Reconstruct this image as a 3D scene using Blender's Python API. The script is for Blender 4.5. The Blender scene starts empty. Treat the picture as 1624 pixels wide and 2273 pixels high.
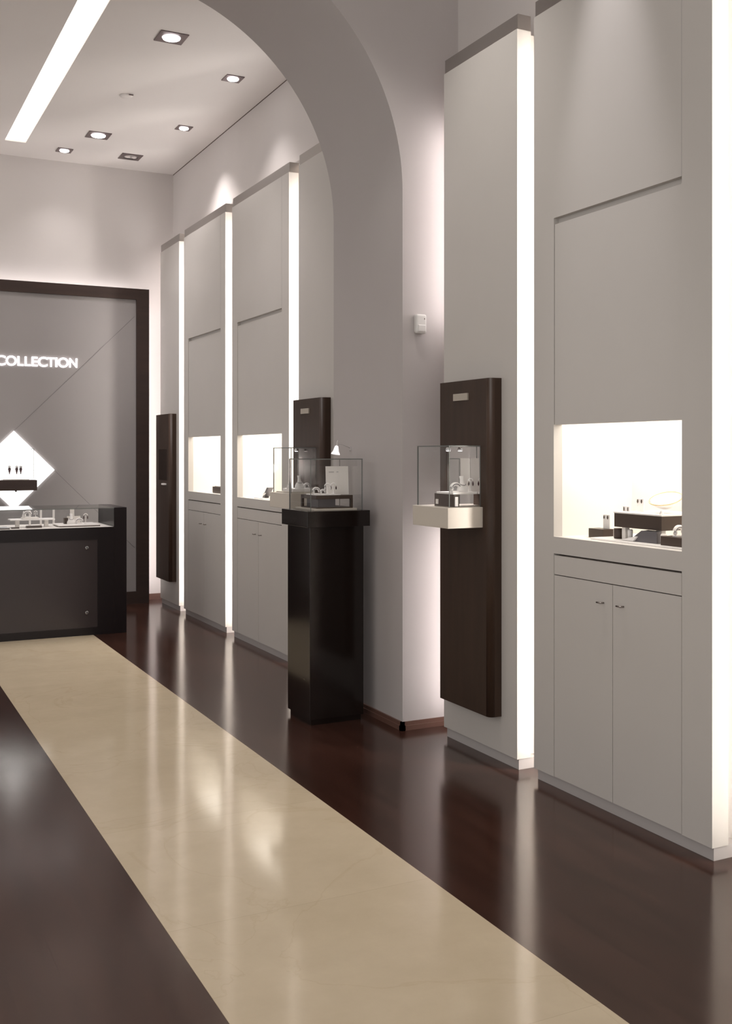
import bpy, bmesh, math, random
from mathutils import Vector, Matrix
random.seed(7)
S = bpy.context.scene
C = S.collection

# ------------------------------------------------------------------ camera
W_PX, H_PX, F_PX, HORIZON = 1624.0, 2273.0, 2334.0, 1005.0
YAW = math.radians(26.467)
cam = bpy.data.cameras.new('camera')
cam.sensor_fit = 'VERTICAL'; cam.sensor_height = 36.0; cam.sensor_width = 36.0 * W_PX / H_PX
cam.lens = F_PX / H_PX * 36.0
cam.shift_y = -(H_PX / 2 - HORIZON) / H_PX
cam.clip_start = 0.05
co = bpy.data.objects.new('camera', cam); C.objects.link(co)
co.location = (0, 0, 1.5); co.rotation_euler = (math.pi / 2, 0, -YAW)
S.camera = co

S.cycles.transparent_max_bounces = 32
# ------------------------------------------------------------------ world, exposure
S.view_settings.view_transform = 'Standard'; S.view_settings.look = 'None'
S.view_settings.exposure = 0.5; S.view_settings.gamma = 1.0; S.view_settings.use_curve_mapping = False
wd = bpy.data.worlds.new('world'); S.world = wd; wd.use_nodes = True
bg = wd.node_tree.nodes['Background']; bg.inputs[0].default_value = (1.0, 0.965, 0.93, 1); bg.inputs[1].default_value = 0.68
LED = 32.0            # strips behind the panels
NICHE = 2.8          # lamps inside the niches
DOWN = 60.0           # ceiling downlights (W)

def spot(name, loc, power, size=math.radians(80), blend=0.8, rad=0.05, col=(1, .95, .9), aim=None):
    l = bpy.data.lights.new(name, 'SPOT'); l.energy = power; l.spot_size = size; l.spot_blend = blend
    l.shadow_soft_size = rad; l.color = col
    o = bpy.data.objects.new(name, l); C.objects.link(o); o.location = loc
    if aim:
        d = Vector(aim) - Vector(loc); o.rotation_euler = d.to_track_quat('-Z', 'Y').to_euler()
    return o

# unseen spots above the frame; first lights the cabinet pool, others added fill
spot('near_unseen_spot', (2.55, 3.45, 4.56), 95, math.radians(26), 1, .04, (1, .96, .98), (2.80, 3.45, 2.8))
spot('near_unseen_spot', (2.30, 4.30, 4.56), 60, math.radians(80), .9, .05)  # added fill spot for the near room, no fitting
# unseen fill light added above the far cabinets to brighten the far ceiling
ul = bpy.data.lights.new('ceiling_fill_light', 'AREA'); ul.shape = 'RECTANGLE'; ul.size = 4.2; ul.size_y = .06; ul.energy = 6; ul.color = (1, .96, .93); ul.spread = math.radians(130)
uo = bpy.data.objects.new('ceiling_fill_light', ul); C.objects.link(uo); uo.location = (2.98, 8.3, 3.62)
dz = -Vector((-1, 0, .55)).normalized(); dx = Vector((0, 1, 0)); dy = dz.cross(dx)
uo.rotation_euler = Matrix((dx, dy, dz)).transposed().to_euler()
spot('near_unseen_spot', (0.60, 3.00, 4.56), 12, math.radians(100), .9, .05)  # added fill spot over the near floor, no fitting

# ------------------------------------------------------------------ materials
def mat(name, col, rough=0.5, metal=0.0, spec=0.5, emit=None, es=0.0, coat=0.0):
    m = bpy.data.materials.new(name); m.use_nodes = True
    b = m.node_tree.nodes['Principled BSDF']
    b.inputs['Base Color'].default_value = (*col, 1); b.inputs['Roughness'].default_value = rough
    b.inputs['Metallic'].default_value = metal; b.inputs['Specular IOR Level'].default_value = spec
    b.inputs['Coat Weight'].default_value = coat; b.inputs['Coat Roughness'].default_value = 0.05
    if emit:
        b.inputs['Emission Color'].default_value = (*emit, 1); b.inputs['Emission Strength'].default_value = es
    return m

def mottle(m, c0, c1, scale=3.0, detail=6, stretch=(1, 1, 1), rough_var=None):
    nt = m.node_tree; b = nt.nodes['Principled BSDF']
    tc = nt.nodes.new('ShaderNodeTexCoord'); mp = nt.nodes.new('ShaderNodeMapping')
    mp.inputs['Scale'].default_value = stretch
    n = nt.nodes.new('ShaderNodeTexNoise'); n.inputs['Scale'].default_value = scale; n.inputs['Detail'].default_value = detail
    r = nt.nodes.new('ShaderNodeValToRGB'); r.color_ramp.elements[0].color = (*c0, 1); r.color_ramp.elements[1].color = (*c1, 1)
    r.color_ramp.elements[0].position = .3; r.color_ramp.elements[1].position = .7
    nt.links.new(tc.outputs['Object'], mp.inputs['Vector']); nt.links.new(mp.outputs[0], n.inputs['Vector'])
    nt.links.new(n.outputs['Fac'], r.inputs[0]); nt.links.new(r.outputs[0], b.inputs['Base Color'])
    if rough_var:
        mr = nt.nodes.new('ShaderNodeMapRange'); mr.inputs[3].default_value, mr.inputs[4].default_value = rough_var
        nt.links.new(n.outputs['Fac'], mr.inputs[0]); nt.links.new(mr.outputs[0], b.inputs['Roughness'])
    return m

M = {}
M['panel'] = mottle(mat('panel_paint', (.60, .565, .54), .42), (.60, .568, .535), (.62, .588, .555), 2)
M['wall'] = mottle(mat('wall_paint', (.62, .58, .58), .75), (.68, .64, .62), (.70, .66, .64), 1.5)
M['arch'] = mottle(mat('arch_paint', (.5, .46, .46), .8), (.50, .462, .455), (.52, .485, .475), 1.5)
M['ceil'] = mat('ceiling_paint', (.84, .80, .775), .8)
M['trim'] = mat('top_trim_grey', (.36, .33, .31), .32, .75)  # darker and glossier grey than the panel paint
M['plinth'] = mat('plinth_paint', (.50, .47, .46), .4)
M['niche'] = mat('niche_white', (.88, .85, .80), .5)
M['gap'] = mat('shadow_gap', (.12, .09, .08), .8)
M['white'] = mat('white_lacquer', (.68, .62, .54), .4)
M['cream'] = mat('cream_card', (.86, .82, .78), .6)
M['bright'] = mat('display_white', (.93, .9, .88), .45)
M['lacquer'] = mat('dark_lacquer', (.010, .006, .005), .14, spec=.45)
M['counter'] = mat('counter_lacquer', (.010, .006, .007), .30, spec=.35)
M['counterglass'] = mat('smoked_front', (.048, .038, .039), .2, spec=.4)
M['frame'] = mottle(mat('frame_wood', (.05, .03, .025), .5, spec=.3), (.045, .029, .025), (.055, .034, .028), 3, stretch=(1, 1, 8))
M['board'] = mottle(mat('board_wood', (.05, .03, .02), .45, spec=.3), (.044, .025, .0165), (.056, .032, .021), 4, stretch=(6, 6, .6))
M['riser'] = mat('dark_riser', (.07, .048, .037), .35, spec=.35)
M['brass'] = mat('plaque_metal', (.52, .47, .40), .35, .3)
M['chrome'] = mat('chrome', (.75, .75, .75), .15, 1.0)
M['knob'] = mat('knob_metal', (.32, .28, .26), .25, 1.0)
M['smoked'] = mat('smoked_mirror', (.10, .075, .065), .12, .6)
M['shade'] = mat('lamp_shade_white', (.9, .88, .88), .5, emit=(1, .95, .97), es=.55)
M['mirror'] = mat('mirror', (.82, .80, .80), .02, 1.0)
M['grey'] = mottle(mat('feature_grey', (.43, .40, .395), .6), (.335, .312, .307), (.355, .332, .326), 1.2)
M['lampframe'] = mat('downlight_frame', (.16, .12, .12), .35, .6)
M['plastic'] = mat('white_plastic', (.72, .70, .68), .4)
M['baseboard'] = mat('baseboard_wood', (.16, .085, .065), .35)
M['gem'] = mat('dark_gem', (.05, .012, .015), .2)
M['gold'] = mat('gold', (.75, .55, .28), .25, 1.0)
M['steelgrey'] = mat('watch_grey', (.16, .15, .16), .3, .5)
M['blue'] = mat('blue_card', (.22, .24, .5), .5)
M['led'] = mat('led_strip_glow', (1, 1, 1), .5, emit=(1, .94, .88), es=LED)
M['ledsoft'] = mat('led_strip_soft_glow', (1, 1, 1), .5, emit=(1, .93, .92), es=LED * .36)
M['ledmid'] = mat('led_strip_mid_glow', (1, 1, 1), .5, emit=(1, .95, .88), es=LED * .6)
M['nichelamp'] = mat('niche_lamp_glow', (1, 1, 1), .5, emit=(1, .93, .84), es=NICHE)
M['cove'] = mat('cove_glow', (1, 1, 1), .5, emit=(1, .96, .86), es=.95)
M['diamond'] = mat('lightbox_glow', (1, 1, 1), .5, emit=(1, .98, .97), es=2.2)
M['letter'] = mat('letter_glow', (1, 1, 1), .5, emit=(1, .95, .97), es=1.6)
M['bulb'] = mat('downlight_glow', (1, 1, 1), .5, emit=(1, .96, .98), es=9.0)
M['deadbulb'] = mat('unlit_bulb', (.75, .68, .66), .2)

def glass_mat(name, tint, fmin=0.03):
    m = bpy.data.materials.new(name); m.use_nodes = True; nt = m.node_tree
    for n in list(nt.nodes): nt.nodes.remove(n)
    out = nt.nodes.new('ShaderNodeOutputMaterial'); mix = nt.nodes.new('ShaderNodeMixShader')
    tr = nt.nodes.new('ShaderNodeBsdfTransparent'); tr.inputs[0].default_value = (*tint, 1)
    gl = nt.nodes.new('ShaderNodeBsdfGlossy'); gl.inputs['Roughness'].default_value = .01
    lw = nt.nodes.new('ShaderNodeLayerWeight'); lw.inputs[0].default_value = .5
    pw = nt.nodes.new('ShaderNodeMath'); pw.operation = 'POWER'; pw.inputs[1].default_value = 5
    fr = nt.nodes.new('ShaderNodeMath'); fr.operation = 'MULTIPLY_ADD'; fr.inputs[1].default_value = .9; fr.inputs[2].default_value = fmin
    nt.links.new(lw.outputs['Facing'], pw.inputs[0]); nt.links.new(pw.outputs[0], fr.inputs[0])
    nt.links.new(fr.outputs[0], mix.inputs[0]); nt.links.new(tr.outputs[0], mix.inputs[1]); nt.links.new(gl.outputs[0], mix.inputs[2])
    nt.links.new(mix.outputs[0], out.inputs[0]); return m
M['glass'] = glass_mat('clear_glass', (.992, .994, .992), .02)
M['edge'] = mat('glass_edge', (.17, .18, .17), .2)

# wood floor: dark glossy boards
def wood_floor():
    m = mat('dark_wood_floor', (.05, .025, .018), .2); nt = m.node_tree; b = nt.nodes['Principled BSDF']
    tc = nt.nodes.new('ShaderNodeTexCoord'); mp = nt.nodes.new('ShaderNodeMapping'); mp.inputs['Scale'].default_value = (7, .8, 1)
    n = nt.nodes.new('ShaderNodeTexNoise'); n.inputs['Scale'].default_value = 2.2; n.inputs['Detail'].default_value = 8
    r = nt.nodes.new('ShaderNodeValToRGB')
    r.color_ramp.elements[0].color = (.036, .0145, .010, 1); r.color_ramp.elements[1].color = (.058, .025, .018, 1)
    r.color_ramp.elements[0].position = .3; r.color_ramp.elements[1].position = .7
    br = nt.nodes.new('ShaderNodeTexBrick'); br.inputs['Scale'].default_value = 1.0
    br.inputs['Brick Width'].default_value = 1.2; br.inputs['Row Height'].default_value = .14; br.inputs['Mortar Size'].default_value = .0012
    br.inputs['Color1'].default_value = (1, 1, 1, 1); br.inputs['Color2'].default_value = (.88, .86, .85, 1); br.inputs['Mortar'].default_value = (.6, .58, .55, 1)
    mp2 = nt.nodes.new('ShaderNodeMapping'); mp2.inputs['Rotation'].default_value = (0, 0, math.pi / 2)
    mx = nt.nodes.new('ShaderNodeMix'); mx.data_type = 'RGBA'; mx.blend_type = 'MULTIPLY'; mx.inputs[0].default_value = 1
    nt.links.new(tc.outputs['Object'], mp.inputs[0]); nt.links.new(mp.outputs[0], n.inputs['Vector']); nt.links.new(n.outputs['Fac'], r.inputs[0])
    nt.links.new(tc.outputs['Object'], mp2.inputs[0]); nt.links.new(mp2.outputs[0], br.inputs['Vector'])
    nt.links.new(r.outputs[0], mx.inputs[6]); nt.links.new(br.outputs[0], mx.inputs[7]); nt.links.new(mx.outputs[2], b.inputs['Base Color'])
    b.inputs['Roughness'].default_value = .155; b.inputs['Specular IOR Level'].default_value = .52; b.inputs['Specular Tint'].default_value = (1, .84, .70, 1)
    return m
M['floor'] = wood_floor()
def marble():
    m = mat('beige_marble', (.44, .36, .25), .11, spec=.27); nt = m.node_tree; b = nt.nodes['Principled BSDF']
    tc = nt.nodes.new('ShaderNodeTexCoord')
    n = nt.nodes.new('ShaderNodeTexNoise'); n.inputs['Scale'].default_value = 5; n.inputs['Detail'].default_value = 10; n.inputs['Roughness'].default_value = .65
    r = nt.nodes.new('ShaderNodeValToRGB')
    r.color_ramp.elements[0].color = (.65, .545, .39, 1); r.color_ramp.elements[1].color = (.72, .61, .445, 1)
    r.color_ramp.elements[0].position = .3; r.color_ramp.elements[1].position = .72
    n2 = nt.nodes.new('ShaderNodeTexNoise'); n2.inputs['Scale'].default_value = 1.3; n2.inputs['Detail'].default_value = 7; n2.inputs['Distortion'].default_value = 1.2
    r2 = nt.nodes.new('ShaderNodeValToRGB'); e = r2.color_ramp.elements
    e[0].position = .488; e[0].color = (1, 1, 1, 1); e[1].position = .512; e[1].color = (1, 1, 1, 1)
    x = e.new(.5); x.color = (.95, .935, .91, 1)
    br = nt.nodes.new('ShaderNodeTexBrick'); br.offset = 0; br.inputs['Scale'].default_value = 1.0
    br.inputs['Brick Width'].default_value = .94; br.inputs['Row Height'].default_value = .94; br.inputs['Mortar Size'].default_value = .0015
    br.inputs['Color1'].default_value = (1, 1, 1, 1); br.inputs['Color2'].default_value = (.965, .96, .95, 1); br.inputs['Mortar'].default_value = (.88, .86, .84, 1)
    mp = nt.nodes.new('ShaderNodeMapping'); mp.inputs['Location'].default_value = (-.91, -.4, 0)
    m1 = nt.nodes.new('ShaderNodeMix'); m1.data_type = 'RGBA'; m1.blend_type = 'MULTIPLY'; m1.inputs[0].default_value = 1
    m2 = nt.nodes.new('ShaderNodeMix'); m2.data_type = 'RGBA'; m2.blend_type = 'MULTIPLY'; m2.inputs[0].default_value = 1
    L = nt.links.new
    L(tc.outputs['Object'], n.inputs['Vector']); L(tc.outputs['Object'], n2.inputs['Vector']); L(tc.outputs['Object'], mp.inputs[0]); L(mp.outputs[0], br.inputs['Vector'])
    L(n.outputs['Fac'], r.inputs[0]); L(n2.outputs['Fac'], r2.inputs[0]); L(r.outputs[0], m1.inputs[6]); L(r2.outputs[0], m1.inputs[7])
    L(m1.outputs[2], m2.inputs[6]); L(br.outputs[0], m2.inputs[7]); L(m2.outputs[2], b.inputs['Base Color'])
    return m
M['marble'] = marble()

# ------------------------------------------------------------------ mesh helpers (world coordinates, re-based on parent)
def box(bm, x0, x1, y0, y1, z0, z1, bev=0.0, seg=2, mi=0):
    v = [bm.verts.new(p) for p in ((x0,y0,z0),(x1,y0,z0),(x1,y1,z0),(x0,y1,z0),(x0,y0,z1),(x1,y0,z1),(x1,y1,z1),(x0,y1,z1))]
    fs = [bm.faces.new([v[i] for i in q]) for q in ((3,2,1,0),(4,5,6,7),(0,1,5,4),(1,2,6,5),(2,3,7,6),(3,0,4,7))]
    for f in fs: f.material_index = mi
    if bev: bmesh.ops.bevel(bm, geom=list({e for f in fs for e in f.edges}), offset=bev, segments=seg, affect='EDGES', profile=.5)
    return fs
def lathe(bm, prof, cx=0, cy=0, n=24, mtx=None):
    rings = []
    for r, z in prof:
        ring = []
        for i in range(n):
            a = 2 * math.pi * i / n; p = Vector((r * math.cos(a), r * math.sin(a), z))
            p = (mtx @ p) if mtx else p + Vector((cx, cy, 0)); ring.append(bm.verts.new(p))
        rings.append(ring)
    for a, b in zip(rings, rings[1:]):
        for i in range(n):
            f = bm.faces.new((a[i], a[(i+1) % n], b[(i+1) % n], b[i])); f.smooth = True
    bm.faces.new(rings[0][::-1]); bm.faces.new(rings[-1])
def tube(bm, pts, rad, n=8, closed=False):
    pts = [Vector(p) for p in pts]; rings = []; N = len(pts)
    for k, p in enumerate(pts):
        a = pts[(k-1) % N] if (closed or k > 0) else p; b = pts[(k+1) % N] if (closed or k < N-1) else p
        t = (b - a).normalized(); u = t.cross(Vector((0, 0, 1)))
        if u.length < 1e-3: u = t.cross(Vector((1, 0, 0)))
        u.normalize(); w = t.cross(u); rr = rad[k] if isinstance(rad, (list, tuple)) else rad
        rings.append([bm.verts.new(p + rr * (math.cos(2*math.pi*i/n) * u + math.sin(2*math.pi*i/n) * w)) for i in range(n)])
    prs = list(zip(rings, rings[1:])) + ([(rings[-1], rings[0])] if closed else [])
    for a, b in prs:
        for i in range(n):
            f = bm.faces.new((a[i], a[(i+1) % n], b[(i+1) % n], b[i])); f.smooth = True
    if not closed: bm.faces.new(rings[0][::-1]); bm.faces.new(rings[-1])
def prism(bm, pts, axis, a, b, mi=0):
    """pts in the two other axes, extruded along axis from a to b"""
    def P(p, t): return {'x': (t, p[0], p[1]), 'y': (p[0], t, p[1]), 'z': (p[0], p[1], t)}[axis]
    lo = [bm.verts.new(P(p, a)) for p in pts]; hi = [bm.verts.new(P(p, b)) for p in pts]
    fs = [bm.faces.new(lo), bm.faces.new(hi[::-1])]
    n = len(pts)
    for i in range(n): fs.append(bm.faces.new((lo[i], lo[(i+1) % n], hi[(i+1) % n], hi[i])))
    for f in fs: f.material_index = mi
    return fs
def put(name, bm, m, parent=None):
    bmesh.ops.recalc_face_normals(bm, faces=bm.faces[:])
    me = bpy.data.meshes.new(name)
    if parent is not None:
        off = Vector((0, 0, 0)); p = parent
        while p is not None: off += Vector(p.location); p = p.parent
        bm.transform(Matrix.Translation(-off))
    bm.to_mesh(me); bm.free()
    for x in (m if isinstance(m, (list, tuple)) else [m]): me.materials.append(M[x])
    o = bpy.data.objects.new(name, me); C.objects.link(o)
    if parent is not None: o.parent = parent
    return o
def bx(name, parent, m, x0, x1, y0, y1, z0, z1, bev=0.0):
    bm = bmesh.new(); box(bm, x0, x1, y0, y1, z0, z1, bev); return put(name, bm, m, parent)
def thing(name, label, cat, loc, group=None):
    o = bpy.data.objects.new(name, None); o.empty_display_size = .05; C.objects.link(o); o.location = loc
    return tag(o, label, cat, group)
def tag(o, label, cat, group=None):
    o['label'] = label; o['category'] = cat
    if group: o['group'] = group
    return o
def struct(o, label=None):
    o['kind'] = 'structure'
    if label: o['label'] = label
    return o
def rebase(o, loc):
    """move a one-mesh thing's origin to its base"""
    loc = Vector(loc); o.data.transform(Matrix.Translation(-loc)); o.location = loc; return o

# ------------------------------------------------------------------ the setting
XW = 3.06           # right wall above the panels
XP = 2.85           # panel fronts
XD = 3.32           # deep wall behind the panels
YA0, YA1 = 5.0, 5.89
YB = 10.61
ZC = 4.37
bm = bmesh.new()
box(bm, -3.5, .91, -1.5, YB + .2, -.1, 0)
box(bm, 1.85, 3.6, -1.5, YB + .2, -.1, 0)
box(bm, .91, 1.85, 8.78, YB + .2, -.1, 0)
fl = struct(put('floor', bm, 'floor'))
bx('marble_inlay', fl, 'marble', .91, 1.85, -1.5, 8.78, -.1, .0005)

bm = bmesh.new()
box(bm, XW, 3.6, -1.5, YA0, 3.512, 5.0); box(bm, XW, 3.6, YA1, YB, 3.512, 5.0)
box(bm, XD, 3.6, -1.5, YA0, 0, 3.512); box(bm, XD, 3.6, YA1, YB, 0, 3.512)
struct(put('wall_right', bm, 'wall'))
struct(bx('wall_back', None, 'wall', -3.5, 3.6, YB, YB + .2, 0, 5.0))
# arch wall
CX, CZ, R = 1.425, 2.91, 1.285
pts = [(-.9, 0), (CX - R, 0)]
for i in range(121):
    a = math.pi - math.pi * i / 120; pts.append((CX + R * math.cos(a), CZ + R * math.sin(a)))
pts += [(CX + R, 0), (3.6, 0), (3.6, 5.0), (-.9, 5.0)]
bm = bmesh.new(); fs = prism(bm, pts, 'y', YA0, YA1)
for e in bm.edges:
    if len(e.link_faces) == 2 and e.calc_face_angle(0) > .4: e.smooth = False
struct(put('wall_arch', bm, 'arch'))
# far ceiling with a light slot
SX0, SX1, SY1 = 1.335, 1.52, 10.12
bm = bmesh.new()
box(bm, -3.5, SX0, YA1, YB, ZC, 5.0); box(bm, SX1, XW, YA1, YB, ZC, 5.0)
box(bm, SX0, SX1, SY1, YB, ZC, 5.0); box(bm, SX0, SX1, YA1, SY1, ZC + .14, 5.0)
cl = struct(put('ceiling', bm, 'ceil'))
bx('light_slot', cl, 'cove', SX0 + .004, SX1 - .004, YA1 + .05, SY1 - .004, ZC + .012, ZC + .04)
struct(bx('ceiling', None, 'ceil', -3.5, XW, -1.5, YA0, 4.6, 5.0))
# thin dark strip painted as the shadow line between far ceiling and right wall
struct(bx('ceiling_shadow_line', None, 'gap', XW - .003, XW + .001, YA1, YB, ZC - .006, ZC + .002))
struct(bx('fill_light_box', None, 'wall', 2.94, XW, 6.15, 10.3, 3.576, 3.605))   # unseen box added under the ceiling fill light
# baseboards
bm = bmesh.new()
for x0, x1, y0, y1 in ((CX + R - .001, 3.3, YA0 - .016, YA0 + .01), (CX + R - .016, CX + R + .01, YA0 - .016, YA1)):
    box(bm, x0 - (.0 if y1 > 5.2 else .015), x1, y0, y1, 0, .026)
    box(bm, x0 + (.006 if y1 > 5.2 else -.009), x1, y0 + .008, y1, .026, .046)
struct(put('baseboard_arch', bm, 'baseboard'))
struct(bx('baseboard_back', None, 'baseboard', 2.6, 3.3, YB - .016, YB + .01, 0, .06))

# ------------------------------------------------------------------ wall panels and cabinets
ZT0, ZT1 = 3.503, 3.575
CAP = .08; INS = .055
def common(t, y0, y1, niche=None, strips=((.06, 3.44),), sy=None, m='led'):
    """core behind the front, trim, plinth and the LED strip on the far side"""
    bx('top_trim', t, 'trim', XP + .006, XP + CAP, y0 + .003, y1 - .003, ZT0, ZT1)
    bx('plinth', t, 'plinth', XP + .014, XP + CAP + .06, y0 + .006, y1 - .012, 0, .05)
    bm = bmesh.new()
    if niche:
        n0, n1, nz0, nz1 = niche
        box(bm, XP + CAP, XD, y0 + INS, y1 - INS, .0, nz0 - .03); box(bm, XP + CAP, XD, y0 + INS, y1 - INS, nz1 + .05, 3.51)
        box(bm, XP + CAP, XD, y0 + INS, n0 - .02, nz0 - .03, nz1 + .05); box(bm, XP + CAP, XD, n1 + .02, y1 - INS, nz0 - .03, nz1 + .05)
    else:
        box(bm, XP + CAP, XD, y0 + INS, y1 - INS, .0, 3.51)
    put('core', bm, 'panel', t)
    for a, b in strips:
        yy = sy or y1 - INS
        bx('light_strip', t, m, XP + .13, XP + .15, yy, yy + .014, a, b)
def wall_panel(y0, y1, label, **kw):
    t = thing('wall_panel', label, 'wall panel', (XP, (y0 + y1) / 2, 0), 'tall narrow panels along the right wall')
    bx('panel_face', t, 'panel', XP, XP + CAP, y0, y1, .05, ZT0, .002)
    common(t, y0, y1, **kw); return t
def wall_cabinet(y0, y1, s0, s1, label, nz=(1.145, 1.64)):
    t = thing('wall_cabinet', label, 'display cabinet', (XP, (y0 + y1) / 2, 0), 'tall display cabinets along the right wall')
    a, b = y0 + s0, y1 - s1; z0, z1 = nz; g = .0015
    bm = bmesh.new()
    box(bm, XP, XP + .047, y0, a - g, .05, ZT0); box(bm, XP, XP + .047, b + g, y1, .05, ZT0)
    box(bm, XP + .047, XP + CAP, y0, y0 + .05, .05, ZT0); box(bm, XP + .047, XP + CAP, y1 - .05, y1, .05, ZT0)
    box(bm, XP, XP + CAP, a - g, b + g, 2.55, ZT0)
    box(bm, XP, XP + .045, a - g, b + g, z0 - .075, z0)            # rail under the niche
    put('front_frame', bm, 'panel', t)
    bx('vertical_seam', t, 'plinth', XP - .0006, XP, a - .002, a + .001, 2.55, ZT0)
    bx('upper_panel', t, 'panel', XP + .004, XP + .045, a + g, b - g, z1, 2.522)
    bx('shadow_gap', t, 'gap', XP + .03, XP + CAP, a - g, b + g, .05, z0 - .075)
    bx('groove_back', t, 'panel', XP + .026, XP + CAP, a - g, b + g, 2.50, 2.56)
    bx('drawer', t, 'panel', XP + .001, XP + .045, a + g, b - g, z0 - .168, z0 - .083)
    mid = (a + b) / 2
    for q0, q1, ky in ((mid + g, b - g, mid + .07), (a + g, mid - g, mid - .055)):
        d = bx('door', t, 'panel', XP + .001, XP + .03, q0, q1, .052, z0 - .172)
        bm = bmesh.new(); tube(bm, [(XP, ky - .014, .872), (XP - .016, ky - .012, .872), (XP - .016, ky + .014, .872)], .0035)
        put('knob', bm, 'knob', d)
    # niche lining
    zx1 = z1 + .05; n0, n1 = a - .02, b + .02; bk = XD - .005
    bm = bmesh.new()
    box(bm, bk - .01, bk, n0, n1, z0 - .03, zx1); box(bm, XP + .045, bk, n0, n0 + .01, z0 - .03, zx1)
    box(bm, XP + .045, bk, n1 - .01, n1, z0 - .03, zx1); box(bm, XP + .045, bk, n0, n1, z0 - .03, z0 - .001)
    box(bm, XP + .045, bk, n0, n1, zx1 - .01, zx1)
    put('niche_lining', bm, 'niche', t)
    bx('niche_lamp', t, 'nichelamp', XP + .055, bk - .02, a, b, zx1 - .022, zx1 - .012)
    common(t, y0, y1, (a, b, z0, z1)); return t

wall_panel(9.69, 10.34, 'narrow pale grey wall panel in the far corner behind the smallest dark board', m='ledsoft')
wall_cabinet(8.347, 9.53, .128, .14, 'tall grey wall cabinet with lit niche, second from the far corner', (1.147, 1.643))
wall_cabinet(6.957, 8.177, .138, .127, 'tall grey wall cabinet with lit niche just left of the freestanding dark pedestal', (1.143, 1.64))
wall_panel(6.12, 6.78, 'narrow pale grey wall panel partly hidden behind the arch jamb')
wall_panel(4.125, 4.80, 'narrow grey wall panel right of the arch, carrying the largest dark board', strips=((.08, 1.12), (2.2, 3.3)), sy=4.87, m='ledsoft')
wall_cabinet(2.882, 3.99, .157, .152, 'large nearest grey wall cabinet with bright jewellery niche and two doors', (1.125, 1.625))
wall_panel(2.06, 2.72, 'unseen grey wall panel past the right picture edge, added to carry a light strip', m='ledmid')  # added out of view; its strip brightens the nearest cabinet's end

# ------------------------------------------------------------------ dark display boards with mirror, plaque, shelf
def glass_case(label, x0, x1, y0, y1, z0, z1, wall_side=False, th=.005):
    t = thing('glass_case', label, 'glass case', ((x0+x1)/2, (y0+y1)/2, z0), 'clear glass display covers')
    def pane(x0, x1, y0, y1, z0, z1, ax):
        bm = bmesh.new(); fs = box(bm, x0, x1, y0, y1, z0, z1)
        for f in fs:
            n = f.normal if f.normal.length else None
        bm.normal_update()
        for f in bm.faces:
            f.material_index = 0 if abs(f.normal[ax]) > .9 else 1
        put('pane', bm, ['glass', 'edge'], t)
    pane(x0, x0 + th, y0, y1, z0, z1, 0)
    pane(x0 + th, x1, y0, y0 + th, z0, z1, 1)
    pane(x0 + th, x1, y1 - th, y1, z0, z1, 1)
    if not wall_side: pane(x1 - th, x1, y0 + th, y1 - th, z0, z1, 0)
    pane(x0, x1, y0, y1, z1, z1 + th, 2)
    return t
def board(y0, y1, z0, z1, label, plaque=True, shelf=True, mirror='mirror'):
    t = thing('display_board', label, 'display board', (XP, (y0+y1)/2, z0), 'dark brown boards hung on the narrow panels')
    xf = 2.782; r = .03
    pts = [(XP, y1), (xf, y1)]
    for i in range(13):
        a = math.pi / 2 * i / 12; pts.append((xf + r - r * math.cos(a), y0 + r - r * math.sin(a)))
    pts += [(XP, y0)]
    bm = bmesh.new(); fs = prism(bm, pts, 'z', z0, z1)
    for f in fs[4:16]: f.smooth = True
    for e in bm.edges:
        if len(e.link_faces) == 2 and e.calc_face_angle(0) > .5: e.smooth = False
    put('board', bm, 'board', t)
    if plaque: bx('plaque', t, 'brass', xf - .008, xf, y0 + .19, y0 + .325, 1.762, 1.797)
    bx('mirror', t, mirror, xf - .002, xf + .001, y0 + .085, y1 - .10, 1.236, 1.535)
    if shelf:
        bx('shelf', t, 'white', 2.584, xf, y0 + .059, y1 - .063, 1.137, 1.236, .002)
    return t
board(4.256, 4.723, .226, 1.861, 'largest dark brown display board with pale plaque and white shelf, right of the arch')
board(6.24, 6.712, .25, 1.861, 'dark brown display board with pale plaque, seen just left of the arch jamb', mirror='smoked')
board(9.78, 10.25, .27, 1.872, 'smallest dark brown board without shelf, beside the framed back panel', False, False, 'smoked')
glass_case('glass cover on the white shelf right of the arch', 2.602, 2.781, 4.335, 4.645, 1.236, 1.53, True)
glass_case('glass cover on the farther white shelf, seen behind the pedestal case', 2.602, 2.781, 6.32, 6.63, 1.236, 1.53, True)

# ------------------------------------------------------------------ little display pieces
def one(name, label, cat, m, build, base, group=None):
    bm = bmesh.new(); build(bm); o = put(name, bm, m); rebase(o, base); return tag(o, label, cat, group)
def card(label, x0, x1, y, z0, h, cat='card', lean=.01):
    return one('display_card', label, cat, 'cream', lambda bm: prism(bm, [(y, z0), (y + .004, z0), (y + .004 + lean, z0 + h), (y + lean, z0 + h)], 'x', x0, x1), ((x0+x1)/2, y, z0))
def plate(name, label, m, x0, x1, y0, y1, z0, h, bev=.001):
    return one(name, label, 'tray', m, lambda bm: box(bm, x0, x1, y0, y1, z0, z0 + h, bev), ((x0+x1)/2, (y0+y1)/2, z0))
def riser(label, x0, x1, y0, y1, z0, h, bev=.001):
    return one('display_riser', label, 'riser', 'riser', lambda bm: box(bm, x0, x1, y0, y1, z0, z0 + h, bev), ((x0+x1)/2, (y0+y1)/2, z0))
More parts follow.
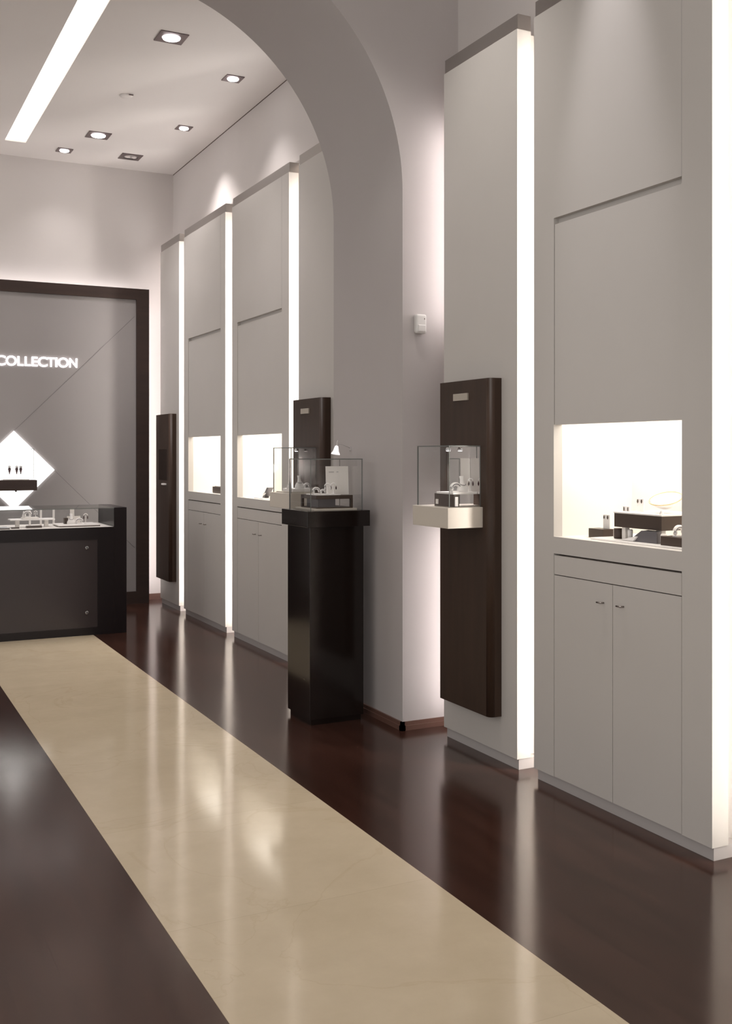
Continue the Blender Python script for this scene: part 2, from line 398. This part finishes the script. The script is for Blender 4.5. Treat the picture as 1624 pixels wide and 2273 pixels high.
def ring_cone(label, x, y, z, h=.04, r=.012, group=None):
    t = thing('ring_stand', label, 'ring stand', (x, y, z), group)
    bm = bmesh.new(); lathe(bm, [(r, z), (r * .95, z + h * .15), (r * .55, z + h * .6), (r * .28, z + h), (.001, z + h * 1.04)], x, y, 16); put('cone', bm, 'bright', t)
    zz = z + h * .62
    bm = bmesh.new(); tube(bm, [(x + r*.62*math.cos(a*math.pi/8), y + r*.62*math.sin(a*math.pi/8), zz) for a in range(16)], .0012, 6, True); put('ring', bm, 'chrome', t)
    return t
def earring_stand(label, x, y, z, h=.05, group=None, gem='gem', w=.012):
    t = thing('earring_stand', label, 'earring stand', (x, y, z), group)
    bm = bmesh.new(); lathe(bm, [(w * .8, z), (w * .8, z + .003), (.0022, z + .006), (.0022, z + h * .72), (.004, z + h*.8)], x, y, 14)
    pts = [(x + w * math.cos(a), y, z + h * .8 + w * .9 * math.sin(a)) for a in [math.pi * k / 10 for k in range(11)]]
    tube(bm, pts, .0034, 8); put('stand', bm, 'bright', t)
    for sx in (-1, 1):
        bm = bmesh.new(); px = x + sx * w
        lathe(bm, [(.0008, z + h * .42), (.0036, z + h * .52), (.0042, z + h * .62), (.0012, z + h * .78)], px, y - .003, 10); put('earring', bm, gem, t)
    return t
def neck_bust(label, x, y, z, h=.07, group=None, yaw=0.0):
    """small necklace bust: shoulders, slender neck leaning back"""
    t = thing('necklace_bust', label, 'bust', (x, y, z), group)
    bm = bmesh.new()
    secs = [(0, .030, .016, 0), (.18, .030, .015, .001), (.38, .022, .013, .004), (.55, .011, .010, .008), (.78, .0085, .009, .012), (1, .0095, .010, .016)]
    rings = []
    for f, rx, ry, dy in secs:
        rings.append([bm.verts.new((x + rx * h / .07 * math.cos(2*math.pi*i/20) * math.cos(yaw) - (ry * h / .07 * math.sin(2*math.pi*i/20) + dy) * math.sin(yaw),
                                    y + rx * h / .07 * math.cos(2*math.pi*i/20) * math.sin(yaw) + (ry * h / .07 * math.sin(2*math.pi*i/20) + dy) * math.cos(yaw), z + f * h)) for i in range(20)])
    for a, b in zip(rings, rings[1:]):
        for i in range(20): bm.faces.new((a[i], a[(i+1) % 20], b[(i+1) % 20], b[i])).smooth = True
    bm.faces.new(rings[0][::-1]); bm.faces.new(rings[-1]); put('form', bm, 'bright', t)
    bm = bmesh.new(); k = h / .07
    tube(bm, [(x + (.014*k*math.cos(a)) * math.cos(yaw) - (.013*k*math.sin(a) + .004) * math.sin(yaw), y + .014*k*math.cos(a) * math.sin(yaw) + (.013*k*math.sin(a)+.004) * math.cos(yaw), z + h * (.50 + .07 * math.sin(a))) for a in [2*math.pi*i/20 for i in range(20)]], .0014 * k, 6, True)
    put('necklace', bm, 'steelgrey', t)
    return t
def bracelet_ramp(label, x, y, z, s=1.0, group=None):
    """rounded C-shaped watch/bracelet cushion"""
    t = thing('bracelet_cushion', label, 'cushion', (x, y, z), group)
    bm = bmesh.new()
    tube(bm, [(x + .019*s*math.cos(a), y, z + .020*s + .015*s*math.sin(a)) for a in [-.6 + 4.6 * i / 14 for i in range(15)]], [.008*s if 0 < i < 14 else .004*s for i in range(15)], 10)
    box(bm, x - .02*s, x + .02*s, y - .012*s, y + .012*s, z, z + .006*s, .001)
    put('cushion', bm, 'bright', t)
    bm = bmesh.new(); tube(bm, [(x + .019*s*math.cos(a), y - .0085*s, z + .020*s + .015*s*math.sin(a)) for a in [.3 + 2.6 * i / 12 for i in range(13)]], .0018*s, 6)
    put('bracelet', bm, 'steelgrey', t)
    return t

# case right of the arch: riser, tray, card, cushions
z = 1.236
riser('dark riser box with a white square tag, inside the glass cover right of the arch', 2.649, 2.682, 4.37, 4.553, z, .062)
t = thing('price_tag', 'small white square tag on the far end of the dark riser', 'tag', (2.647, 4.53, z + .012)); bx('tag', t, 'cream', 2.646, 2.6488, 4.513, 4.536, z + .010, z + .034)
t = thing('upright_tag', 'slim pale upright tag at the near end of the dark riser', 'tag', (2.664, 4.366, z)); bx('tag', t, 'bright', 2.655, 2.671, 4.363, 4.3695, z + .004, z + .050)
plate('display_tray', 'thin white tray on the riser inside the glass cover right of the arch', 'bright', 2.640, 2.778, 4.36, 4.52, z + .062, .010, .002)
card('upright white card against the mirror right of the arch', 2.728, 2.779, 4.42, z + .072, .165)
bracelet_ramp('curled white cushion on the tray, farthest from the mirror', 2.672, 4.39, z + .072, 1.15)
neck_bust('tall white neck form beside the card on the tray', 2.712, 4.385, z + .072, .078)
earring_stand('thin dark hooked earring stand in front of the upright card', 2.752, 4.38, z + .072, .068)

def case_light(label, x, y, zt):
    t = thing('case_light', label, 'lamp', (x, y, zt), 'small round lamps inside the shelf glass covers')
    bm = bmesh.new(); lathe(bm, [(.006, zt), (.011, zt - .004), (.015, zt - .016), (.013, zt - .018)], x, y, 18); put('shade', bm, 'chrome', t)
    bm = bmesh.new(); lathe(bm, [(.012, zt - .0182), (.010, zt - .021), (.003, zt - .022)], x, y, 18); put('bulb', bm, 'letter', t)
    spot('case_lamp', (x, y, zt - .026), 2.6, math.radians(110), 1, .01, (1, .95, .96))
case_light('tiny lamp under the glass cover on the shelf right of the arch', 2.745, 4.58, 1.529)
case_light('tiny lamp under the glass cover on the farther shelf', 2.745, 6.57, 1.5295)
# farther shelf case
plate('display_tray', 'round-edged pale tray at the bottom of the farther shelf case', 'white', 2.612, 2.774, 6.335, 6.60, z, .008, .002)
riser_o = plate('display_plinth', 'pale low plinth on the tray of the farther shelf case', 'bright', 2.63, 2.765, 6.35, 6.53, z + .008, .020, .004)
neck_bust('white slanted neck form on the low plinth of the farther shelf', 2.70, 6.40, z + .028, .085)
ring_cone('white ring cone on the low plinth of the farther shelf', 2.645, 6.45, z + .028, .045, .018)
bracelet_ramp('small white cushion near the mirror of the farther shelf', 2.74, 6.38, z + .028, .9)
t = thing('jewel_block', 'little white block at the foot of the smallest dark board mirror', 'block', (2.768, 9.92, 1.19)); bx('block', t, 'bright', 2.755, 2.7815, 9.88, 9.97, 1.19, 1.206, .002)

# ------------------------------------------------------------------ freestanding pedestal under the arch
PX0, PX1, PY0, PY1 = 2.295, 2.623, 5.30, 5.62
t = thing('display_pedestal', 'tall glossy near-black square pedestal standing under the arch', 'pedestal', ((PX0+PX1)/2, (PY0+PY1)/2, 0))
bx('column', t, 'lacquer', PX0, PX1, PY0, PY1, .03, 1.09, .0015)
bx('foot', t, 'lacquer', PX0 + .012, PX1 - .012, PY0 + .012, PY1 - .012, 0, .03)
bx('top_block', t, 'lacquer', PX0 - .026, PX1 + .028, PY0 - .026, PY1 + .028, 1.09, 1.178, .0015)
glass_case('large glass cover on top of the near-black pedestal', PX0 + .005, PX1 - .003, PY0 + .005, PY1 - .01, 1.178, 1.462)
z = 1.178
plate('display_tray', 'flat pale base plate inside the pedestal case', 'white', 2.335, 2.60, 5.335, 5.60, z, .010, .001)
t = thing('display_riser', 'dark open-sided riser inside the pedestal case', 'riser', (2.465, 5.475, z + .01))
rx0, rx1, ry0, ry1 = 2.362, 2.588, 5.365, 5.585
bx('top', t, 'riser', rx0, rx1, ry0, ry1, z + .062, z + .083, .001)
bx('bottom', t, 'riser', rx0, rx1, ry0, ry1, z + .01, z + .016, .001)
bx('side_panel', t, 'riser', rx0, rx0 + .012, ry1 - .02, ry1, z + .016, z + .062)
bx('side_panel', t, 'riser', rx1 - .012, rx1, ry0, ry0 + .02, z + .016, z + .062)
bx('middle_block', t, 'steelgrey', rx0 + .02, rx1 - .10, ry0 + .02, ry1 - .04, z + .016, z + .062)
z2 = z + .083
plate('display_tray', 'bright white tray on the riser inside the pedestal case', 'bright', 2.366, 2.515, 5.37, 5.52, z2, .006, .002)
card('tall pale card with faint writing inside the pedestal case', 2.462, 2.603, 5.45, z2, .162)
t = thing('card_writing', 'faint grey line of writing on the tall pale card', 'writing', (2.50, 5.4495, 1.395))
bx('line', t, 'plinth', 2.480, 2.512, 5.4560, 5.4575, 1.3885, 1.3925)
bx('line', t, 'plinth', 2.528, 2.540, 5.4560, 5.4575, 1.3885, 1.3925)
z3 = z2 + .006
bracelet_ramp('plump white cushion at the left of the pedestal tray', 2.385, 5.42, z3, .95)
bracelet_ramp('low white cushion holding a dark bracelet on the pedestal tray', 2.418, 5.40, z3, .7)
earring_stand('wide white earring stand, left of the pair on the pedestal tray', 2.446, 5.40, z3, .055, gem='bright', w=.017)
earring_stand('white earring stand with dark drops, right of the pair on the pedestal tray', 2.482, 5.40, z3, .058, w=.016)

# ------------------------------------------------------------------ lamp on the arch jamb, sensor on arch wall
t = thing('wall_lamp', 'small white conical spotlight on a thin arm behind the pedestal', 'lamp', (2.71, 5.65, 1.524))
sx, sy, sz = 2.588, 5.6, 1.49
mt = Matrix.Translation((sx, sy, sz)) @ Matrix.Rotation(.16, 4, 'Y')
bm = bmesh.new(); lathe(bm, [(.026, 0), (.0265, .004), (.017, .020), (.012, .042), (.009, .050), (.003, .053)], mtx=mt); put('lamp_shade', bm, 'shade', t)
bm = bmesh.new(); tube(bm, [mt @ Vector((0, 0, .05)), (2.600, 5.602, 1.563), (2.605, 5.604, 1.572)], .0022)
put('stem', bm, 'plastic', t)
bm = bmesh.new(); tube(bm, [(2.601, 5.603, 1.553), (2.64, 5.62, 1.548), (2.70, 5.645, 1.530), (2.711, 5.65, 1.524)], .0018); put('arm', bm, 'plinth', t)
bm = bmesh.new(); box(bm, 2.704, 2.712, 5.638, 5.662, 1.512, 1.536, .002); put('wall_bracket', bm, 'plinth', t)

t = thing('motion_sensor', 'small white motion sensor box on the front of the arch wall', 'sensor', (2.81, YA0, 2.14))
bm = bmesh.new(); box(bm, 2.776, 2.842, YA0 - .036, YA0, 2.147, 2.252, .012, 4); put('housing', bm, 'plastic', t)
bm = bmesh.new(); box(bm, 2.786, 2.832, YA0 - .041, YA0 - .03, 2.156, 2.193, .004, 3); put('lens', bm, 'plastic', t)
bx('indicator', t, 'gap', 2.824, 2.828, YA0 - .0368, YA0 - .030, 2.222, 2.230)

# ------------------------------------------------------------------ framed feature wall at the back
FX0, FX1, FZ = .18, 2.744, 3.13; FW = .127; YF = 10.37
t = thing('feature_wall', 'huge grey feature panel with diagonal seams in a dark brown frame', 'framed panel', (1.46, 10.5, 0))
bm = bmesh.new()
box(bm, FX1 - FW, FX1, YF, YF + .10, 0, FZ); box(bm, FX0, FX0 + FW, YF, YF + .10, 0, FZ)
box(bm, FX0 + FW, FX1 - FW, YF, YF + .10, FZ - .108, FZ); box(bm, FX0 + FW, FX1 - FW, YF, YF + .10, 0, .122)
put('frame', bm, 'frame', t)
bx('backing', t, 'frame', FX0 + .07, FX1 - .07, YF + .10, YB - .001, 0, FZ - .07)
bx('light_strip', t, 'ledsoft', FX0 + .1, FX1 - .1, YF + .14, YF + .16, FZ - .069, FZ - .056)
bx('light_strip', t, 'ledsoft', FX1 - .069, FX1 - .056, YF + .14, YF + .16, .1, FZ - .1)
YG = YF + .022
DX, DZ, DR = 1.452, 1.334, .372
bx('panel', t, 'grey', FX0 + FW, FX1 - FW, YG, YG + .045, .122, FZ - .108)
bm = bmesh.new()
def seam(x0, z0, x1, z1, w=.0014):
    d = Vector((x1 - x0, 0, z1 - z0)).normalized(); n = Vector((-d.z, 0, d.x)) * w
    q = [(x0 - n.x, z0 - n.z), (x1 - n.x, z1 - n.z), (x1 + n.x, z1 + n.z), (x0 + n.x, z0 + n.z)]
    prism(bm, q, 'y', YG - .001, YG + .001)
seam(DX, DZ + DR, DX + 1.15, DZ + DR + 1.15); seam(DX + DR, DZ, DX + DR + .78, DZ - .78)
put('diagonal_seam', bm, 'steelgrey', t)
bm = bmesh.new(); prism(bm, [(DX, DZ + DR), (DX + DR, DZ), (DX, DZ - DR), (DX - DR, DZ)], 'y', YG - .014, YG - .0015)
tag(rebase(put('diamond_lightbox', bm, 'diamond'), (DX, YG, DZ - DR)), 'glowing white diamond-shaped light box on the grey feature panel', 'light box')

# lettering
def u2x(u, Y):
    a = (u - 812) / F_PX; s, c = math.sin(YAW), math.cos(YAW); return Y * (s + a * c) / (c - a * s)
sign = thing('wall_lettering', 'white glowing capital lettering COLLECTION on the grey feature panel', 'sign', (1.67, YG, 2.32))
spans = [('C', -4, 105), ('O', 104, 304), ('L', 314, 430), ('L', 444, 556), ('E', 568, 684), ('C', 682, 860), ('T', 852, 988), ('I', 996, 1038), ('O', 1042, 1240), ('N', 1246, 1396)]
for k, (ch, a, b) in enumerate(spans):
    if k == 0: a = -90
    a, b = a + 3, b - 3
    x0, x1 = u2x(a / 8.12, YG - .01), u2x(b / 8.12, YG - .01)
    cu = bpy.data.curves.new('letter', 'FONT'); cu.body = ch; cu.size = 1; cu.extrude = .0; cu.offset = .018
    to = bpy.data.objects.new('letter_source', cu); C.objects.link(to)
    dg = bpy.context.evaluated_depsgraph_get(); dg.update()
    me = bpy.data.meshes.new_from_object(to.evaluated_get(dg)); bpy.data.objects.remove(to)
    bm = bmesh.new(); bm.from_mesh(me)
    xs = [v.co.x for v in bm.verts]; ys = [v.co.y for v in bm.verts]
    mnx, mxx, mny, mxy = min(xs), max(xs), min(ys), max(ys)
    ext = .003 if ch in 'OC' else 0
    for v in bm.verts:
        X = x0 + (v.co.x - mnx) / (mxx - mnx) * (x1 - x0)
        Z = 2.325 - ext + (v.co.y - mny) / (mxy - mny) * (.090 + 2 * ext)
        v.co = (X, YG - .012, Z)
    r = bmesh.ops.extrude_face_region(bm, geom=bm.faces[:])
    bmesh.ops.translate(bm, verts=[e for e in r['geom'] if isinstance(e, bmesh.types.BMVert)], vec=(0, .012, 0))
    put('letter', bm, 'letter', sign)

# wall shelf over the diamond with glass cover
t = thing('wall_shelf', 'dark slab shelf crossing the glowing white diamond', 'shelf', (1.463, YG, 1.143))
bx('shelf_board', t, 'frame', 1.25, 1.636, 10.20, YG, 1.147, 1.245, .001)
bx('bracket', t, 'frame', 1.44, 1.456, 10.215, 10.235, 1.135, 1.147)
glass_case('glass cover on the dark slab shelf over the diamond', 1.285, 1.61, 10.215, 10.37, 1.253, 1.535)
plate('display_tray', 'pale plate on the dark slab shelf over the diamond', 'cream', 1.33, 1.57, 10.225, 10.36, 1.245, .008)
for k, (u, lab) in enumerate(((21, 'dark red drop earring stand standing alone, leftmost on the slab shelf'), (37, 'dark red drop earring stand in the middle on the slab shelf'), (46, 'dark red drop earring stand at the right on the slab shelf'))):
    x = u2x(u, 10.30)
    t = thing('earring_stand', lab, 'earring stand', (x, 10.30, 1.253), 'dark red earring stands on the slab shelf')
    bm = bmesh.new(); box(bm, x - .002, x + .002, 10.298, 10.302, 1.253, 1.355); put('post', bm, 'glass', t)
    bm = bmesh.new(); lathe(bm, [(.003, 1.295), (.016, 1.35), (.015, 1.355)], x, 10.30, 12); put('drop', bm, 'gem', t)
    bm = bmesh.new(); lathe(bm, [(.010, 1.355), (.018, 1.366), (.012, 1.378), (.004, 1.382)], x, 10.30, 12); put('jewel', bm, 'chrome', t)

# ------------------------------------------------------------------ counter
KX0, KX1, KY0, KY1 = .80, 2.125, 8.75, 9.35
t = thing('display_counter', 'dark counter with grey front panel and glass top showcase', 'counter', ((KX0+KX1)/2, 9.05, 0))
bx('end_panel', t, 'counter', 2.02, KX1, KY0, KY1, 0, 1.045, .001); bx('end_panel', t, 'counter', KX0, .90, KY0, KY1, 0, 1.045, .001)
bm = bmesh.new()
box(bm, .90, 2.02, KY0, KY0 + .04, .785, .885); box(bm, .90, 2.02, KY0, KY0 + .04, 0, .062)
box(bm, 1.886, 2.02, KY0, KY0 + .04, .062, .785); box(bm, .90, 1.03, KY0, KY0 + .04, .062, .785)
put('front_frame', bm, 'counter', t)
bx('front_panel', t, 'counterglass', 1.03, 1.886, KY0 + .006, KY0 + .03, .062, .785)
bx('body', t, 'counter', .90, 2.02, KY0 + .04, KY1, 0, .868)
bx('display_deck', t, 'cream', .905, 2.015, KY0 + .006, KY1 - .01, .868, .887)
for sx in (1.798, 1.08):
    for sz in (.72, .187):
        bm = bmesh.new(); m4 = Matrix.Translation((sx, KY0 + .006, sz)) @ Matrix.Rotation(math.pi/2, 4, 'X')
        lathe(bm, [(.014, 0), (.014, .008), (.011, .011)], mtx=m4, n=16); put('standoff_knob', bm, 'chrome', t)
for nm, a in (('front_glass', (.90, 2.02, KY0 + .001, KY0 + .007, .885, 1.039)), ('back_glass', (.90, 2.02, KY1 - .008, KY1 - .002, .885, 1.039)), ('top_glass', (.90, 2.02, KY0, KY1, 1.039, 1.045))):
    bm = bmesh.new(); box(bm, *a); bm.normal_update(); ax = 2 if nm == 'top_glass' else 1
    for f in bm.faces: f.material_index = 0 if abs(f.normal[ax]) > .9 else 1
    put(nm, bm, ['glass', 'edge'], t)
DZk = .887
def tr(label, x0, x1, y0, y1, h=.012, m='cream', z=DZk): return plate('display_tray', label, m, x0, x1, y0, y1, z, h)
tr('thin dark tray under the white plate at the right of the counter showcase', 1.60, 1.93, 8.86, 9.14, .008, 'riser')
tr('white plate topping the dark tray at the right of the counter showcase', 1.59, 1.92, 8.86, 9.13, .010, 'bright', DZk + .008)
t = thing('display_stand', 'raised white table-like stand in the middle of the counter showcase', 'stand', (1.39, 9.0, DZk))
bx('top', t, 'bright', 1.22, 1.575, 8.93, 9.07, .945, .956, .002)
for lx in (1.27, 1.50): bx('leg', t, 'cream', lx, lx + .03, 8.98, 9.02, DZk, .945)
t = thing('jewel_block', 'small white block on the raised stand in the counter showcase', 'block', (1.38, 9.0, .956)); bx('block', t, 'cream', 1.32, 1.45, 8.95, 9.05, .956, .968, .002)
ring_cone('tiny ring cone left on the raised counter stand', 1.335, 9.0, .968, .05, .014)
bracelet_ramp('dark-and-white cushion on the raised counter stand', 1.365, 8.99, .968, 1.3)
earring_stand('small pale earring stand on the raised counter stand', 1.43, 9.0, .968, .05, gem='chrome')
riser('low dark box beneath the raised stand in the counter showcase', 1.34, 1.46, 8.87, 8.92, DZk, .018)
riser('flat dark slab left of the raised stand in the counter showcase', 1.22, 1.28, 8.85, 8.89, DZk, .012)
tr('thin dark tray at the left picture edge in the counter showcase', 1.02, 1.20, 8.80, 9.00, .010, 'riser')
card('small white upright card in the right counter group', 1.69, 1.80, 9.02, DZk + .018, .062)
card('tall slim pale card standing at the back of the right counter group', 1.73, 1.765, 9.10, DZk + .018, .125)
neck_bust('white neck form with dark pendant in the right counter group', 1.715, 8.97, DZk + .018, .085)
bracelet_ramp('white cushion with dark strap in the right counter group', 1.775, 8.95, DZk + .018, 1.2)
riser('dark upright box at the left of the right counter group', 1.66, 1.69, 8.98, 9.03, DZk + .018, .05)
earring_stand('tall earring stand at the right end of the counter group', 1.83, 8.96, DZk + .018, .085, w=.016)
for i, (px, lab) in enumerate(((1.50, 'white slim post behind the raised stand in the counter'), (1.605, 'thin glass-like post between both counter groups'), (1.41, 'short white post behind the cushion in the counter'))):
    one('display_post', lab, 'post', 'bright', lambda bm: box(bm, px - .008, px + .008, 9.16, 9.175, DZk, DZk + .14, .001), (px, 9.167, DZk))

# ------------------------------------------------------------------ niche contents
# nearest cabinet
z = 1.1245
plate('display_tray', 'long white base tray on the floor of the nearest niche', 'bright', 2.91, 3.20, 3.06, 3.66, z, .008, .002)
t = thing('display_riser', 'large dark brown raised slab in the nearest niche', 'riser', (3.05, 3.40, z + .008))
bx('slab', t, 'riser', 2.95, 3.20, 3.258, 3.548, 1.185, 1.243, .001)
for q in ((2.97, 3.28), (2.97, 3.50), (3.16, 3.28), (3.16, 3.50)): bx('leg', t, 'cream', q[0], q[0] + .022, q[1], q[1] + .022, z + .008, 1.185)
plate('display_tray', 'white plate topping the large dark slab in the nearest niche', 'bright', 2.948, 3.20, 3.256, 3.55, 1.243, .006, .001)
riser('small dark box at the left of the nearest niche', 2.975, 3.035, 3.655, 3.752, z, .040)
riser('low dark box at the right edge of the nearest niche', 2.915, 2.985, 3.10, 3.225, z + .008, .036)
one('watch_roll', 'dark brown upright cylinder under the left end of the big slab', 'cylinder', 'riser', lambda bm: lathe(bm, [(.020, z + .008), (.022, z + .015), (.022, z + .048), (.019, z + .052)], 2.985, 3.56), (2.985, 3.56, z + .008))
one('display_cylinder', 'white short cylinder under the big dark slab', 'cylinder', 'bright', lambda bm: lathe(bm, [(.010, z + .008), (.011, z + .048), (.009, z + .052)], 2.975, 3.475), (2.975, 3.475, z + .008))
one('display_wedge', 'grey slanted wedge under the right half of the big slab', 'wedge', 'steelgrey', lambda bm: prism(bm, [(3.44, z + .008), (3.27, z + .008), (3.27, z + .056), (3.36, z + .056)], 'x', 2.935, 2.96), (2.95, 3.36, z + .008))
one('watch_pillow', 'rolled cream pillow lying under the big dark slab', 'pillow', 'cream', lambda bm: tube(bm, [(3.02, 3.32, z + .035), (3.02, 3.36, z + .037), (3.02, 3.42, z + .037), (3.02, 3.46, z + .035)], [.008, .015, .015, .008], 12), (3.02, 3.39, z + .008))
one('leaflet', 'white folded leaflet on the tray beneath the big dark slab', 'leaflet', 'bright', lambda bm: prism(bm, [(3.48, z + .010), (3.40, z + .010), (3.38, z + .030), (3.39, z + .030)], 'x', 2.925, 2.95), (2.94, 3.44, z + .009))
# necklace on a tilted round form
zc = 1.249
t = thing('necklace_display', 'gold ring necklace on a tilted white round form in the nearest niche', 'necklace', (3.06, 3.33, zc))
mt = Matrix.Translation((3.07, 3.367, zc + .060)) @ Vector((-.384, -.144, 1)).normalized().to_track_quat('Z', 'Y').to_matrix().to_4x4()
bm = bmesh.new(); lathe(bm, [(.030, -.036), (.058, -.014), (.066, -.003), (.060, .001), (.02, .002)], mtx=mt, n=40); put('form', bm, 'bright', t)
bm = bmesh.new(); tube(bm, [mt @ Vector(((.069) * math.cos(a), .069 * math.sin(a), .0)) for a in [2 * math.pi * i / 48 for i in range(48)]], .0022, 6, True); put('necklace', bm, 'gold', t)
def earring_card(label, x, y, z, h, m='bright', ds=.006):
    t = thing('earring_holder', label, 'earrings', (x, y, z), 'pairs of small earrings on white holders')
    bx('holder', t, m, x, x + .004, y - .022, y + .022, z, z + h, .001)
    for s in (-1, 1):
        bm = bmesh.new(); lathe(bm, [(.001, z + h - .020), (ds * .55, z + h - .013), (ds * .4, z + h - .006), (.001, z + h - .003)], x - ds * .6, y + s * .012, 10); put('earring', bm, 'riser', t)
earring_card('pair of dark earrings on a white holder above the small dark box, nearest niche', 3.02, 3.685, z + .040, .062)
earring_card('topmost pair of earrings on the white plate left of the necklace', 3.05, 3.50, zc, .055)
earring_card('faint pair of earrings standing at the left end of the white plate', 3.0, 3.53, zc, .022, ds=.004)
ring_cone('short ring cone at the near corner of the big slab in the nearest niche', 2.965, 3.275, zc, .022, .010)
bracelet_ramp('silver bracelet cushion by the right edge of the nearest niche', 2.955, 3.165, z + .044, 1.1)
ring_cone('ring cone on the low dark box at the right edge of the nearest niche', 2.95, 3.13, z + .044, .045, .012)
one('display_cylinder', 'cream cylinder beside the low dark box under the big slab', 'cylinder', 'cream', lambda bm: lathe(bm, [(.012, z + .008), (.013, z + .045), (.010, z + .05)], 2.95, 3.245), (2.95, 3.245, z + .008))
# middle far cabinet (left of pedestal)
z = 1.1425
plate('display_tray', 'small white plate in the niche left of the pedestal', 'bright', 2.90, 3.02, 7.60, 7.80, z, .006)
t = thing('watch_stand', 'leaning dark watch on a slanted stand in the niche left of the pedestal', 'watch', (2.95, 7.67, z + .006))
bm = bmesh.new(); prism(bm, [(7.74, z + .006), (7.70, z + .006), (7.60, z + .088), (7.64, z + .088)], 'x', 2.945, 2.985); put('stand', bm, 'steelgrey', t)
bm = bmesh.new(); tube(bm, [(2.943, 7.69 - .03 * k, z + .030 + .022 * k) for k in (0, .5, 1)], .010, 8); put('watch_face', bm, 'chrome', t)
plate('display_tray', 'thin white plate by the right edge of the niche left of the pedestal', 'bright', 2.90, 2.99, 7.38, 7.45, z, .010)
# far cabinet
z = 1.1465
t = thing('display_riser', 'dark low riser with open end in the farthest niche', 'riser', (3.0, 8.75, z))
bx('box', t, 'riser', 2.93, 3.12, 8.52, 8.93, z, z + .055, .001); bx('end_block', t, 'riser', 2.98, 3.10, 8.93, 9.05, z, z + .050, .001)
plate('display_tray', 'pale plate on the dark riser of the farthest niche', 'cream', 2.94, 3.10, 8.54, 8.90, z + .055, .008)
plate('display_tray', 'small upper plate stacked on the riser of the farthest niche', 'cream', 2.98, 3.08, 8.55, 8.72, z + .085, .008)
one('display_post', 'short dark post carrying the small upper plate of the farthest niche', 'post', 'riser', lambda bm: box(bm, 3.01, 3.05, 8.60, 8.67, z + .063, z + .085), (3.03, 8.63, z + .063))

# ------------------------------------------------------------------ ceiling fittings
def downlight(x, y, s, label, lit=True, aim=None, power=None):
    t = thing('downlight', label, 'ceiling light', (x, y, ZC), 'square recessed ceiling lights of the far room')
    bm = bmesh.new(); h = s / 2; r = s * .33; zb = ZC - .006
    # square plate with a round hole
    n = 32; inner = [bm.verts.new((x + r * math.cos(2*math.pi*i/n), y + r * math.sin(2*math.pi*i/n), zb)) for i in range(n)]
    def sq(a):
        c_, s_ = math.cos(a), math.sin(a); k = h / max(abs(c_), abs(s_)); return (x + k * c_, y + k * s_)
    outer = [bm.verts.new((*sq(2*math.pi*i/n), zb)) for i in range(n)]; top = [bm.verts.new((*sq(2*math.pi*i/n), ZC + .002)) for i in range(n)]
    for i in range(n):
        j = (i+1) % n
        bm.faces.new((inner[i], inner[j], outer[j], outer[i])); bm.faces.new((outer[i], outer[j], top[j], top[i]))
    put('frame', bm, 'lampframe', t)
    if lit:
        bm = bmesh.new(); lathe(bm, [(r * .96, ZC - .001), (r * .9, ZC - .012), (r * .5, ZC - .018), (.002, ZC - .020)], x, y, 28); put('bulb', bm, 'bulb', t)
        spot('downlight_lamp', (x, y, ZC - .03), power or DOWN, math.radians(100), 1, s * .3, (1, .94, .93), aim)
    else:
        for sx in (-1, 1):
            bm = bmesh.new(); lathe(bm, [(r * .42, ZC - .001), (r * .4, ZC - .010), (.002, ZC - .016)], x + sx * r * .48, y, 18); put('bulb', bm, 'deadbulb', t)
        bm = bmesh.new(); box(bm, x - r, x + r, y - r, y + r, ZC - .003, ZC - .0005); put('reflector', bm, 'chrome', t)
downlight(2.034, 7.10, .195, 'largest square downlight, nearest to the arch')
downlight(2.68, 7.67, .14, 'small square downlight close to the right wall, next to the arch edge', power=26)
downlight(2.70, 9.03, .13, 'small square downlight close to the right wall, farther back')
downlight(2.07, 9.58, .20, 'larger square downlight in the middle of the far ceiling')
downlight(1.885, 10.2, .14, 'small square downlight farthest left, near the light slot end', power=14)
downlight(2.50, 10.14, .20, 'square downlight with two unlit bulbs near the back wall', False)
t = thing('smoke_detector', 'small pale round detector on the ceiling between the lights', 'detector', (2.04, 8.42, ZC))
bm = bmesh.new(); lathe(bm, [(.05, ZC), (.05, ZC - .008), (.035, ZC - .018), (.004, ZC - .021)], 2.04, 8.42, 24); put('cover', bm, 'ceil', t)
bx('grille', t, 'lampframe', 2.05, 2.085, 8.36, 8.366, ZC - .012, ZC - .004)
